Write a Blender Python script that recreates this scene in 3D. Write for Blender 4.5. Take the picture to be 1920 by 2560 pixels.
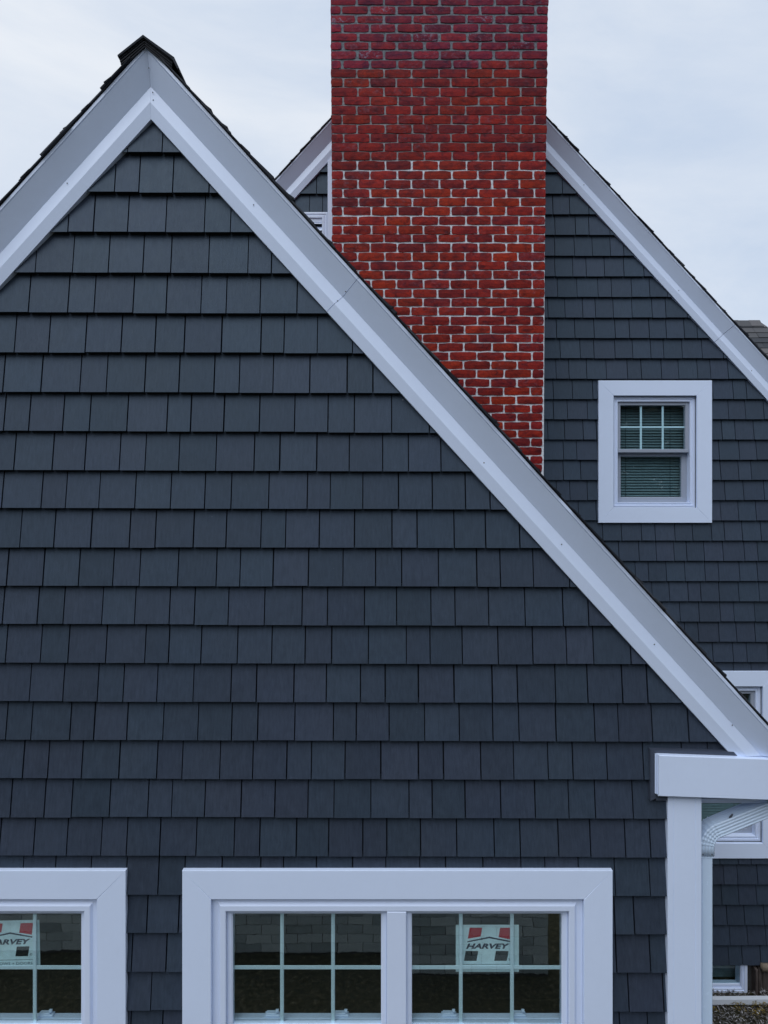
import bpy, math, random
from mathutils import Vector, noise as mnoise

for o in list(bpy.data.objects):
    bpy.data.objects.remove(o, do_unlink=True)
SC = bpy.context.scene
COL = SC.collection
rnd = random.Random(7)

# ------------------------------------------------------------------ camera
F, CX, CY = 1775.0, 960.0, 1280.0        # focal length and centre in photo pixels
D, H = 3.278, 4.30                       # camera to front shingles, camera height
cd = bpy.data.cameras.new('camera')
cam = bpy.data.objects.new('camera', cd)
COL.objects.link(cam)
cam.location = (0, -D, H)
cam.rotation_euler = (math.radians(90), 0, 0)
cd.sensor_fit = 'VERTICAL'; cd.sensor_height = 36.0; cd.sensor_width = 27.0
cd.lens = F / 2560.0 * 36.0
cd.clip_start = 0.05; cd.clip_end = 600
SC.camera = cam

# ------------------------------------------------------------------ world and sun
SUN_EL, SUN_AZ = math.radians(52), math.radians(205)
world = bpy.data.worlds.new('World'); SC.world = world; world.use_nodes = True
nt = world.node_tree; N = nt.nodes; L = nt.links
N.clear()
wo = N.new('ShaderNodeOutputWorld'); bg = N.new('ShaderNodeBackground')
sky = N.new('ShaderNodeTexSky'); sky.sky_type = 'NISHITA'; sky.sun_disc = False
sky.sun_elevation = SUN_EL; sky.sun_rotation = SUN_AZ; sky.air_density = 1.0; sky.dust_density = 2.0
tc = N.new('ShaderNodeTexCoord')
mp = N.new('ShaderNodeMapping'); mp.inputs['Scale'].default_value = (1.0, 1.0, 2.6)
mp.inputs['Location'].default_value = (0.35, 0.1, 0.25)
n1 = N.new('ShaderNodeTexNoise'); n1.inputs['Scale'].default_value = 1.9
n1.inputs['Detail'].default_value = 9; n1.inputs['Roughness'].default_value = 0.57
n1.inputs['Distortion'].default_value = 0.5
cr = N.new('ShaderNodeValToRGB')
cr.color_ramp.elements[0].position = 0.30; cr.color_ramp.elements[0].color = (5.9, 6.95, 8.6, 1)
cr.color_ramp.elements[1].position = 0.68; cr.color_ramp.elements[1].color = (8.7, 9.15, 9.8, 1)
mx = N.new('ShaderNodeMix'); mx.data_type = 'RGBA'; mx.inputs[0].default_value = 0.93
L.new(tc.outputs['Generated'], mp.inputs['Vector']); L.new(mp.outputs[0], n1.inputs['Vector'])
L.new(n1.outputs['Fac'], cr.inputs['Fac'])
L.new(sky.outputs['Color'], mx.inputs[6]); L.new(cr.outputs['Color'], mx.inputs[7])
L.new(mx.outputs[2], bg.inputs['Color']); bg.inputs['Strength'].default_value = 0.1
L.new(bg.outputs[0], wo.inputs['Surface'])

sd = bpy.data.lights.new('sun', 'SUN'); sun = bpy.data.objects.new('sun', sd); COL.objects.link(sun)
sd.energy = 1.5; sd.angle = math.radians(50); sd.color = (0.93, 0.96, 1.0)
sv = Vector((math.sin(SUN_AZ) * math.cos(SUN_EL), math.cos(SUN_AZ) * math.cos(SUN_EL), math.sin(SUN_EL)))
sun.rotation_euler = sv.to_track_quat('Z', 'Y').to_euler()
sun.location = (-3, -8, 12)

vs = SC.view_settings
vs.view_transform = 'Standard'; vs.look = 'None'; vs.exposure = 0.0; vs.gamma = 1.0; vs.use_curve_mapping = False
SC.cycles.max_bounces = 8; SC.cycles.transparent_max_bounces = 12


# ------------------------------------------------------------------ helpers
def P(px, py, y=0.0):
    """photo pixel on the vertical plane at depth y -> (x, z)"""
    d = y + D
    return ((px - CX) / F * d, H + (CY - py) / F * d)


WLOC = {}


def reg(o, wloc, parent):
    WLOC[o.name] = Vector(wloc)
    if parent is not None:
        o.parent = parent
        o.location = Vector(wloc) - WLOC[parent.name]
    else:
        o.location = Vector(wloc)
    return o


def empty(name, loc, parent=None):
    o = bpy.data.objects.new(name, None); COL.objects.link(o); o.empty_display_size = 0.2
    return reg(o, loc, parent)


def tag(o, label=None, cat=None, group=None, kind=None):
    if cat and not kind: kind = 'thing'
    if label: o['label'] = label
    if cat: o['category'] = cat
    if group: o['group'] = group
    if kind: o['kind'] = kind
    return o


def mobj(name, verts, faces, m, parent=None, smooth=False, kind=None, color=None, origin=None):
    if origin is None:
        lo = [min(v[i] for v in verts) for i in range(3)]; hi = [max(v[i] for v in verts) for i in range(3)]
        origin = Vector([(a + b) / 2 for a, b in zip(lo, hi)])
        origin.z = lo[2]
    origin = Vector(origin)
    me = bpy.data.meshes.new(name)
    me.from_pydata([(v[0] - origin.x, v[1] - origin.y, v[2] - origin.z) for v in verts], [], faces)
    me.validate(); me.update()
    ms = m if isinstance(m, (list, tuple)) else [m]
    for q in ms: me.materials.append(q)
    if smooth:
        for p in me.polygons: p.use_smooth = True
    o = bpy.data.objects.new(name, me); COL.objects.link(o)
    reg(o, origin, parent)
    if kind: o['kind'] = kind
    if color: o.color = color
    return o


class MB:
    def __init__(s): s.v = []; s.f = []
    def add(s, verts, faces):
        b = len(s.v); s.v += [tuple(v) for v in verts]; s.f += [[i + b for i in f] for f in faces]; return s
    def box(s, x0, x1, y0, y1, z0, z1):
        return s.add([(x0, y0, z0), (x1, y0, z0), (x1, y1, z0), (x0, y1, z0),
                      (x0, y0, z1), (x1, y0, z1), (x1, y1, z1), (x0, y1, z1)],
                     [[0, 3, 2, 1], [4, 5, 6, 7], [0, 1, 5, 4], [1, 2, 6, 5], [2, 3, 7, 6], [3, 0, 4, 7]])
    def cbox(s, x0, x1, y0, y1, z0, z1, b=0.002):
        """box with chamfered edges on its front (low y) face"""
        v = [(x0, y1, z0), (x1, y1, z0), (x1, y1, z1), (x0, y1, z1),
             (x0, y0 + b, z0), (x1, y0 + b, z0), (x1, y0 + b, z1), (x0, y0 + b, z1),
             (x0 + b, y0, z0 + b), (x1 - b, y0, z0 + b), (x1 - b, y0, z1 - b), (x0 + b, y0, z1 - b)]
        f = [[3, 2, 1, 0]]
        for i in range(4):
            j = (i + 1) % 4
            f += [[i, j, j + 4, i + 4], [i + 4, j + 4, j + 8, i + 8]]
        f.append([8, 9, 10, 11])
        return s.add(v, f)
    def prism_y(s, poly, y0, y1):
        """polygon in xz (counter-clockwise seen from -y) extruded along y"""
        n = len(poly)
        v = [(p[0], y0, p[1]) for p in poly] + [(p[0], y1, p[1]) for p in poly]
        f = [list(range(n)), list(range(2 * n - 1, n - 1, -1))]
        for i in range(n):
            j = (i + 1) % n
            f.append([j, i, i + n, j + n])
        return s.add(v, f)
    def obj(s, name, m, parent=None, **k): return mobj(name, s.v, s.f, m, parent, **k)


def clip(poly, a, b, c):
    """keep a*x + b*z <= c"""
    out = []
    for i in range(len(poly)):
        p, q = poly[i], poly[(i + 1) % len(poly)]
        dp, dq = a * p[0] + b * p[1] - c, a * q[0] + b * q[1] - c
        if dp <= 0: out.append(p)
        if (dp < 0 < dq) or (dq < 0 < dp):
            t = dp / (dp - dq); out.append((p[0] + (q[0] - p[0]) * t, p[1] + (q[1] - p[1]) * t))
    return out


def area(p):
    return abs(sum(p[i][0] * p[(i + 1) % len(p)][1] - p[(i + 1) % len(p)][0] * p[i][1] for i in range(len(p)))) / 2 if len(p) > 2 else 0


def rect_minus(r, h):
    x0, x1, z0, z1 = r; a0, a1, b0, b1 = h
    if x1 <= a0 or x0 >= a1 or z1 <= b0 or z0 >= b1: return [r]
    out = []
    if x0 < a0: out.append((x0, a0, z0, z1))
    if x1 > a1: out.append((a1, x1, z0, z1))
    m0, m1 = max(x0, a0), min(x1, a1)
    if z0 < b0: out.append((m0, m1, z0, b0))
    if z1 > b1: out.append((m0, m1, b1, z1))
    return out


# ------------------------------------------------------------------ materials
def newmat(name):
    m = bpy.data.materials.new(name); m.use_nodes = True
    t = m.node_tree; t.nodes.clear()
    o = t.nodes.new('ShaderNodeOutputMaterial'); b = t.nodes.new('ShaderNodeBsdfPrincipled')
    t.links.new(b.outputs[0], o.inputs['Surface'])
    return m, t, b


def nz(t, scale, detail=4, rough=0.55, vec=None, dist=0.0):
    n = t.nodes.new('ShaderNodeTexNoise'); n.inputs['Scale'].default_value = scale
    n.inputs['Detail'].default_value = detail; n.inputs['Roughness'].default_value = rough
    n.inputs['Distortion'].default_value = dist
    if vec is not None: t.links.new(vec, n.inputs['Vector'])
    return n.outputs['Fac']


def ramp(t, fac, stops):
    r = t.nodes.new('ShaderNodeValToRGB'); e = r.color_ramp.elements
    while len(e) > 1: e.remove(e[-1])
    e[0].position, e[0].color = stops[0][0], (*stops[0][1], 1)
    for p, c in stops[1:]:
        x = e.new(p); x.color = (*c, 1)
    t.links.new(fac, r.inputs['Fac']); return r.outputs['Color']


def mixc(t, mode, fac, a, b):
    n = t.nodes.new('ShaderNodeMix'); n.data_type = 'RGBA'; n.blend_type = mode
    for s, v in ((n.inputs[0], fac), (n.inputs[6], a), (n.inputs[7], b)):
        if hasattr(v, 'node'): t.links.new(v, s)
        elif isinstance(v, (int, float)): s.default_value = v
        else: s.default_value = (*v, 1)
    return n.outputs[2]


def mathn(t, op, a, b=0.0):
    n = t.nodes.new('ShaderNodeMath'); n.operation = op
    for s, v in ((n.inputs[0], a), (n.inputs[1], b)):
        if hasattr(v, 'node'): t.links.new(v, s)
        else: s.default_value = v
    return n.outputs[0]


def pos(t, scale=(1, 1, 1), rand=0.0):
    g = t.nodes.new('ShaderNodeNewGeometry'); m = t.nodes.new('ShaderNodeMapping')
    m.inputs['Scale'].default_value = scale
    t.links.new(g.outputs['Position'], m.inputs['Vector'])
    if rand:
        oi = t.nodes.new('ShaderNodeObjectInfo')
        k = mathn(t, 'MULTIPLY', oi.outputs['Random'], rand)
        c = t.nodes.new('ShaderNodeCombineXYZ')
        for i in range(3): t.links.new(k, c.inputs[i])
        t.links.new(c.outputs[0], m.inputs['Location'])
    return m.outputs[0]


def bump(t, b, h, strength=0.3, dist=0.002):
    n = t.nodes.new('ShaderNodeBump'); n.inputs['Strength'].default_value = strength
    n.inputs['Distance'].default_value = dist
    t.links.new(h, n.inputs['Height']); t.links.new(n.outputs[0], b.inputs['Normal'])


def mat_shingle(name, c0, c1):
    m, t, b = newmat(name)
    oi = t.nodes.new('ShaderNodeObjectInfo')
    isl = t.nodes.new('ShaderNodeNewGeometry')
    r = mathn(t, 'FRACT', mathn(t, 'ADD', oi.outputs['Random'], isl.outputs['Random Per Island']))
    grain = nz(t, 1.0, 6, 0.7, pos(t, (105, 105, 3.0), 37.0))
    fine = nz(t, 1.0, 4, 0.7, pos(t, (420, 420, 14), 91.0))
    patch = nz(t, 1.0, 4, 0.55, pos(t, (3.2, 3.2, 3.2)))
    mot = nz(t, 1.0, 4, 0.6, pos(t, (26, 26, 26), 11.0))
    base = mixc(t, 'MIX', patch, c0, c1)
    v = mathn(t, 'ADD', 0.84, mathn(t, 'MULTIPLY', r, 0.26))
    v = mathn(t, 'MULTIPLY', v, mathn(t, 'ADD', 0.50, mathn(t, 'MULTIPLY', grain, 1.0)))
    v = mathn(t, 'MULTIPLY', v, mathn(t, 'ADD', 0.82, mathn(t, 'MULTIPLY', mot, 0.36)))
    cc = t.nodes.new('ShaderNodeCombineXYZ')
    for i in range(3): t.links.new(v, cc.inputs[i])
    col = mixc(t, 'MULTIPLY', 1.0, base, cc.outputs[0])
    hue = mathn(t, 'FRACT', mathn(t, 'MULTIPLY', r, 7.31))
    col = mixc(t, 'MULTIPLY', 1.0, col, ramp(t, hue, [(0.0, (0.96, 1.015, 0.99)), (0.5, (1, 1, 1)), (1.0, (1.055, 0.985, 1.01))]))
    dots = nz(t, 1.0, 2, 0.6, pos(t, (60, 60, 60), 5.0))
    dm = ramp(t, dots, [(0.78, (0, 0, 0)), (0.84, (1, 1, 1))])
    col = mixc(t, 'MIX', mathn(t, 'MULTIPLY', dm, 0.25), col, (0.30, 0.32, 0.35))
    t.links.new(col, b.inputs['Base Color'])
    rr = mathn(t, 'ADD', 0.40, mathn(t, 'MULTIPLY', mot, 0.22)); t.links.new(rr, b.inputs['Roughness'])
    b.inputs['Specular IOR Level'].default_value = 0.42
    b.inputs['Specular Tint'].default_value = (0.62, 0.82, 1.0, 1)
    hh = mathn(t, 'ADD', mathn(t, 'MULTIPLY', grain, 1.0), mathn(t, 'MULTIPLY', fine, 0.5))
    bump(t, b, hh, 0.5, 0.0022)
    return m


def mat_paint(name, col, rough=0.38, var=0.08, dirt=0.0, spec=0.5, wav=0.0):
    m, t, b = newmat(name)
    big = nz(t, 1.0, 4, 0.6, pos(t, (2.4, 2.4, 2.4), 3.0)); sm = nz(t, 1.0, 5, 0.7, pos(t, (30, 30, 30)))
    v = mathn(t, 'ADD', 1.0 - var, mathn(t, 'MULTIPLY', mathn(t, 'ADD', mathn(t, 'MULTIPLY', big, 0.7), mathn(t, 'MULTIPLY', sm, 0.3)), 2 * var))
    cc = t.nodes.new('ShaderNodeCombineXYZ')
    for i in range(3): t.links.new(v, cc.inputs[i])
    c = mixc(t, 'MULTIPLY', 1.0, col, cc.outputs[0])
    if dirt:
        dn = nz(t, 1.0, 8, 0.75, pos(t, (38, 38, 5)))
        dm = ramp(t, dn, [(0.56, (0, 0, 0)), (0.80, (1, 1, 1))])
        c = mixc(t, 'MIX', mathn(t, 'MULTIPLY', dm, dirt), c, (0.16, 0.15, 0.14))
    t.links.new(c, b.inputs['Base Color'])
    t.links.new(mathn(t, 'ADD', rough - 0.06, mathn(t, 'MULTIPLY', sm, 0.12)), b.inputs['Roughness'])
    b.inputs['Specular IOR Level'].default_value = spec
    if wav:
        bump(t, b, nz(t, 1.0, 2, 0.5, pos(t, (5, 5, 5))), wav, 0.02)
    else:
        bump(t, b, nz(t, 1.0, 3, 0.6, pos(t, (160, 160, 160))), 0.05, 0.001)
    return m


def mat_brick(name, fixed=None):
    m, t, b = newmat(name)
    oi = t.nodes.new('ShaderNodeObjectInfo')
    ocol, oalp = oi.outputs['Color'], oi.outputs['Alpha']
    if fixed:
        g = t.nodes.new('ShaderNodeNewGeometry')
        k = mathn(t, 'ADD', 0.68, mathn(t, 'MULTIPLY', g.outputs['Random Per Island'], 0.45))
        cc = t.nodes.new('ShaderNodeCombineXYZ')
        for i in range(3): t.links.new(k, cc.inputs[i])
        ocol = mixc(t, 'MULTIPLY', 1.0, fixed, cc.outputs[0]); oalp = 0.97
    p1 = pos(t, (14, 14, 24), 53.0); p2 = pos(t, (95, 95, 95), 17.0)
    a = nz(t, 1.0, 5, 0.65, p1, 0.6); f = nz(t, 1.0, 5, 0.7, p2)
    col = mixc(t, 'MULTIPLY', 1.0, ocol, ramp(t, a, [(0.30, (0.36, 0.42, 0.85)), (0.50, (1, 1, 1)), (0.70, (1.45, 1.5, 0.9))]))
    col = mixc(t, 'MULTIPLY', 1.0, col, ramp(t, f, [(0.3, (0.62, 0.58, 0.60)), (0.55, (1.05, 1.05, 1.05)), (0.8, (1.3, 1.4, 1.2))]))
    sp = nz(t, 1.0, 3, 0.6, pos(t, (60, 60, 60), 29.0))
    col = mixc(t, 'MIX', ramp(t, sp, [(0.70, (0, 0, 0)), (0.78, (0.8, 0.8, 0.8))]), col, (0.045, 0.02, 0.03))
    # lime bloom with its own ragged shape, stronger on some bricks (object alpha)
    ef = nz(t, 1.0, 6, 0.75, pos(t, (24, 24, 34), 71.0), 1.2)
    em = ramp(t, ef, [(0.52, (0, 0, 0)), (0.70, (1, 1, 1))])
    k = mathn(t, 'MULTIPLY', em, mathn(t, 'SUBTRACT', 1.0, oalp))
    col = mixc(t, 'MIX', k, col, (0.24, 0.28, 0.38))
    t.links.new(col, b.inputs['Base Color'])
    t.links.new(mathn(t, 'ADD', 0.50, mathn(t, 'MULTIPLY', f, 0.3)), b.inputs['Roughness'])
    b.inputs['Specular IOR Level'].default_value = 0.15
    bump(t, b, mathn(t, 'ADD', a, f), 0.55, 0.004)
    return m


def mat_rough(name, stops, scale=40, rough=0.85, bstr=0.5, bdist=0.004, spec=0.3, sc3=(1, 1, 1), island=False, rand=0.0):
    m, t, b = newmat(name)
    n = nz(t, scale, 7, 0.68, pos(t, sc3, rand))
    src = n
    if island:
        g = t.nodes.new('ShaderNodeNewGeometry'); oi = t.nodes.new('ShaderNodeObjectInfo')
        r = mathn(t, 'FRACT', mathn(t, 'ADD', g.outputs['Random Per Island'], oi.outputs['Random']))
        src = mathn(t, 'ADD', mathn(t, 'MULTIPLY', n, 0.4), mathn(t, 'MULTIPLY', r, 0.6))
    t.links.new(ramp(t, src, stops), b.inputs['Base Color'])
    b.inputs['Roughness'].default_value = rough; b.inputs['Specular IOR Level'].default_value = spec
    bump(t, b, n, bstr, bdist)
    return m


def mat_flat(name, col, rough=0.6, spec=0.3, trans=0.0):
    m, t, b = newmat(name)
    n = nz(t, 30, 4, 0.6, pos(t))
    c = mixc(t, 'MULTIPLY', 1.0, col, ramp(t, n, [(0.3, (0.88, 0.88, 0.88)), (0.7, (1.08, 1.08, 1.08))]))
    t.links.new(c, b.inputs['Base Color'])
    b.inputs['Roughness'].default_value = rough; b.inputs['Specular IOR Level'].default_value = spec
    return m


def mat_glass(name, refl, tint, wobble=0.02):
    m = bpy.data.materials.new(name); m.use_nodes = True; t = m.node_tree; t.nodes.clear()
    o = t.nodes.new('ShaderNodeOutputMaterial'); tr = t.nodes.new('ShaderNodeBsdfTransparent')
    gl = t.nodes.new('ShaderNodeBsdfGlossy'); mxs = t.nodes.new('ShaderNodeMixShader')
    lw = t.nodes.new('ShaderNodeLayerWeight'); lw.inputs['Blend'].default_value = 0.5
    tr.inputs['Color'].default_value = (*tint, 1); gl.inputs['Roughness'].default_value = 0.0
    gl.inputs['Color'].default_value = (0.95, 1.0, 1.0, 1)
    bn = t.nodes.new('ShaderNodeBump'); bn.inputs['Strength'].default_value = wobble; bn.inputs['Distance'].default_value = 0.01
    t.links.new(nz(t, 1.0, 3, 0.5, pos(t, (6, 6, 6))), bn.inputs['Height'])
    t.links.new(bn.outputs[0], gl.inputs['Normal'])
    f = mathn(t, 'MINIMUM', mathn(t, 'ADD', refl, mathn(t, 'MULTIPLY', mathn(t, 'POWER', lw.outputs['Facing'], 5.0), 0.9)), 1.0)
    t.links.new(f, mxs.inputs[0]); t.links.new(tr.outputs[0], mxs.inputs[1]); t.links.new(gl.outputs[0], mxs.inputs[2])
    t.links.new(mxs.outputs[0], o.inputs['Surface'])
    return m


M = {}
M['siding'] = mat_shingle('slate_grey_siding', (0.030, 0.043, 0.070), (0.036, 0.045, 0.064))
M['trim'] = mat_paint('white_coil_trim', (0.68, 0.78, 0.98), 0.36, 0.07, 0.035, 0.5)
M['casing'] = mat_paint('white_casing', (0.68, 0.78, 0.98), 0.40, 0.06, 0.03, 0.5)
M['vinyl'] = mat_paint('white_vinyl', (0.68, 0.77, 0.96), 0.34, 0.05, 0.05, 0.5)
M['sash'] = mat_paint('grey_sash', (0.31, 0.35, 0.43), 0.42, 0.06, 0.05, 0.4)
M['channel'] = mat_paint('slate_channel', (0.055, 0.068, 0.10), 0.42, 0.08, 0.0, 0.5)
M['muntin'] = mat_paint('muntin_white', (0.74, 0.86, 0.95), 0.4, 0.04, 0.0, 0.4)
M['gutter'] = mat_paint('gutter_white', (0.62, 0.76, 0.94), 0.26, 0.06, 0.10, 0.6)
M['brick'] = mat_brick('red_brick')
M['brick_red'] = mat_brick('red_brick_field', (.215, .013, .015)); M['brick_pink'] = mat_brick('rose_brick_field', (.20, .012, .034))
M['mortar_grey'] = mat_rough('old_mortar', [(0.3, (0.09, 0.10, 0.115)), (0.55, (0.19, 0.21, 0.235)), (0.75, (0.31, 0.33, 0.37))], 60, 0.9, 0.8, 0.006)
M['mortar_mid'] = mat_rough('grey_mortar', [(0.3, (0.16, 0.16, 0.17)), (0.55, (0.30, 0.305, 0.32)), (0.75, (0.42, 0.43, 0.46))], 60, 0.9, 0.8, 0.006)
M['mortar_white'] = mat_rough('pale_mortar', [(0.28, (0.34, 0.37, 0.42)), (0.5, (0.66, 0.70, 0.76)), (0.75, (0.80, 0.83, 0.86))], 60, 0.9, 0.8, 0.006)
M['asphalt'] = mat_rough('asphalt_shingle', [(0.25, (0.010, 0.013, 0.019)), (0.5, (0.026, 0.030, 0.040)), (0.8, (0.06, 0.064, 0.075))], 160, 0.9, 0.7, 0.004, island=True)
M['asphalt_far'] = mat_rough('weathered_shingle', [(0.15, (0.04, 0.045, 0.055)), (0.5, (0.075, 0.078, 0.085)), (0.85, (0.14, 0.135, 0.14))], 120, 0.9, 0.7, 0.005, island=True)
M['deck'] = mat_rough('roof_edge', [(0.3, (0.012, 0.014, 0.019)), (0.7, (0.032, 0.034, 0.042))], 30, 0.8)
M['interior'] = mat_flat('dim_room', (0.05, 0.05, 0.05), 0.9, 0.1)  # gloom of the unlit rooms put into the surface colour
M['backing'] = mat_flat('siding_backing', (0.020, 0.023, 0.030), 0.8, 0.1)
M['glass'] = mat_glass('window_glass', 0.155, (0.93, 0.99, 0.99))
M['glass_far'] = mat_glass('window_glass_plain', 0.04, (0.90, 0.97, 0.98))
M['paper'] = mat_flat('sticker_paper', (0.74, 0.88, 0.93), 0.6)
M['red'] = mat_flat('red_ink', (0.50, 0.008, 0.03), 0.5)
M['navy'] = mat_flat('navy_ink', (0.012, 0.012, 0.05), 0.5)
M['black'] = mat_flat('black_ink', (0.012, 0.015, 0.018), 0.5)
M['blind'] = mat_flat('blind_slats', (0.15, 0.205, 0.225), 0.6)
M['nail'] = mat_flat('nail_grey', (0.10, 0.11, 0.13), 0.5)
M['ground'] = mat_rough('lawn', [(0.28, (0.012, 0.011, 0.008)), (0.45, (0.030, 0.030, 0.013)), (0.58, (0.07, 0.06, 0.034)), (0.72, (0.20, 0.17, 0.11))], 22, 0.95, 1.0, 0.03)
M['litter'] = mat_rough('dry_litter', [(0.15, (0.012, 0.011, 0.011)), (0.4, (0.05, 0.045, 0.042)), (0.62, (0.17, 0.16, 0.155)), (0.8, (0.55, 0.55, 0.58))], 30, 0.8, 0.3, 0.002, island=True)
M['moss'] = mat_rough('yellow_moss', [(0.2, (0.06, 0.04, 0.005)), (0.5, (0.17, 0.11, 0.01)), (0.8, (0.30, 0.22, 0.02))], 40, 0.9, 0.4, 0.003, island=True)
M['wood'] = mat_rough('grey_wood', [(0.3, (0.03, 0.024, 0.02)), (0.55, (0.075, 0.06, 0.055)), (0.8, (0.15, 0.13, 0.125))], 8, 0.85, 0.6, 0.004, sc3=(9, 9, 0.9), rand=9.0)
M['stone'] = mat_rough('beige_stone', [(0.3, (0.13, 0.10, 0.075)), (0.7, (0.28, 0.23, 0.18))], 22, 0.9, 0.7, 0.006)
M['concrete'] = mat_rough('foundation', [(0.3, (0.035, 0.03, 0.027)), (0.7, (0.085, 0.075, 0.07))], 16, 0.9, 0.6, 0.006)
M['block'] = mat_rough('painted_block', [(0.25, (0.34, 0.38, 0.38)), (0.5, (0.50, 0.54, 0.53)), (0.75, (0.62, 0.66, 0.64))], 14, 0.85, 0.5, 0.005, island=True)
M['leaf'] = mat_rough('dark_foliage', [(0.2, (0.018, 0.022, 0.012)), (0.6, (0.04, 0.05, 0.022)), (0.9, (0.08, 0.085, 0.04))], 3, 0.7, 0.2, 0.01, island=True)
M['bark'] = mat_rough('bark', [(0.3, (0.03, 0.025, 0.02)), (0.7, (0.08, 0.065, 0.05))], 12, 0.9, 0.8, 0.01)

# ------------------------------------------------------------------ ground
Y2 = 2.93                                # shingle plane of the main house behind
vg = []; fg = []
n = 40
for i in range(n + 1):
    for j in range(n + 1):
        u, w = i / n * 2 - 1, j / n * 2 - 1
        x = 160 * math.copysign(abs(u) ** 2.6, u); y = 160 * math.copysign(abs(w) ** 2.6, w)
        z = 0.10 if y > 0.6 else 0.0
        z += 0.05 * mnoise.noise((x * 0.35, y * 0.35, 0)) * min(1, (abs(x) + abs(y)) / 9.0)
        vg.append((x, y, z))
for i in range(n):
    for j in range(n):
        a = i * (n + 1) + j; fg.append([a, a + n + 1, a + n + 2, a + 1])
g = mobj('ground', vg, fg, M['ground'], origin=(0, 0, 0)); tag(g, kind='structure')

# ------------------------------------------------------------------ things
wing = empty('house_wing', (P(377, 0)[0], 0, 0))
tag(wing, 'dark shingled front gable wing with white rake boards and two white grid windows', 'house')
house = empty('house', (P(1097, 0, Y2)[0], Y2, 0))
tag(house, 'dark shingled house behind the front wing, with a tall red brick chimney', 'house')

PROFILE = {'frieze_board': [(-.004, 0), (.029, 0), (.040, .048), (.030, .099), (-.004, .099)],
           'crown_board': [(-.004, .0995), (.0305, .0995), (.085, .186), (-.004, .186)],
           'rake_fascia': [(-.004, .1865), (.0845, .1865), (.089, .1895), (.089, .2015), (-.004, .2015)]}


def rake_piece(name, apex, tan, side, y, s0, s1, parent, zcut=None, grow=0.0, key=None):
    """prism of the rake profile between slope distances s0..s1 (None = mitre at the ridge)"""
    th = math.atan(tan); t = (math.cos(th) * side, -math.sin(th)); nrm = (math.sin(th) * side, math.cos(th))
    prof = PROFILE[key or name]
    va, vb = [], []
    for out, q in prof:
        if out > 0: out += grow
        bx, bz = apex[0] + nrm[0] * q, apex[1] + nrm[1] * q
        sa = (-nrm[0] * q / t[0]) + 0.0004 if s0 is None else s0
        sb = s1
        if zcut is not None: sb = min(s1, (bz - (zcut - 0.0)) / -t[1])
        va.append((bx + t[0] * sa, y - out, bz + t[1] * sa)); vb.append((bx + t[0] * sb, y - out, bz + t[1] * sb))
    k = len(prof)
    f = [list(range(k)), list(range(2 * k - 1, k - 1, -1))] + [[(i + 1) % k, i, i + k, (i + 1) % k + k] for i in range(k)]
    if side < 0: f = [list(reversed(q)) for q in f]
    return mobj(name, va + vb, f, M['trim'], parent)


def nail(px, py, y, parent, r=0.0032):
    x, z = P(px, py, y)
    v = [(x, y - 0.0012, z)]; f = []
    for i in range(8):
        a = i * math.pi / 4; v.append((x + r * math.cos(a), y, z + r * math.sin(a)))
    for i in range(8): f.append([0, 1 + (i + 1) % 8, 1 + i])
    mobj('nail_head', v, [list(reversed(q)) for q in f], M['nail'], parent)


def roof_side(name, apex, tan, side, y0, y1, length, parent, q0=0.2020, expo=0.137, seed=1, over=0.006):
    th = math.atan(tan); t = (math.cos(th) * side, -math.sin(th)); nrm = (math.sin(th) * side, math.cos(th))
    r = random.Random(seed)
    def pt(s, q): return (apex[0] + t[0] * s + nrm[0] * q, apex[1] + t[1] * s + nrm[1] * q)
    def smit(q): return -nrm[0] * q / t[0]
    b = MB()
    poly = [pt(smit(q0), q0), pt(length, q0), pt(length, q0 + .004), pt(smit(q0 + .004), q0 + .004)]
    if side > 0: poly = list(reversed(poly)); 
    poly = poly if side > 0 else list(reversed(poly))
    b.prism_y(list(reversed(poly)), y0 + 0.006, y1)
    roof = b.obj(name, M['deck'], parent)
    s = 0.06; q1 = q0 + .0042
    while s < length + expo:
        sb = min(s, length + 0.02) + r.uniform(-.006, .006)
        th1 = r.choice([.005, .008, .010, .015]); st = max(sb - 0.19, smit(q1) + 0.001)
        o = r.uniform(-.004, .010)
        poly = [pt(st, q1), pt(sb, q1 + .001), pt(sb + r.uniform(-.002, .004), q1 + th1), pt(st, q1 + .0035)]
        if side < 0: poly = list(reversed(poly))
        c = MB().prism_y(list(reversed(poly)), y0 - o - over, y1)
        # a torn laminated tab lying on the course
        if r.random() < .75:
            a0 = sb - r.uniform(.02, .07); a1 = sb + r.uniform(-.03, .012)
            if a1 - a0 > .02:
                pl = [pt(a0, q1 + .004), pt(a1, q1 + .004), pt(a1 + .003, q1 + th1 + r.uniform(.001, .006)), pt(a0, q1 + .006)]
                if side < 0: pl = list(reversed(pl))
                c.prism_y(list(reversed(pl)), y0 - o - over - .003, y0 + r.uniform(.08, .2))
        c.obj('shingle_course', M['asphalt'], roof)
        s += expo
    return roof


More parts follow.
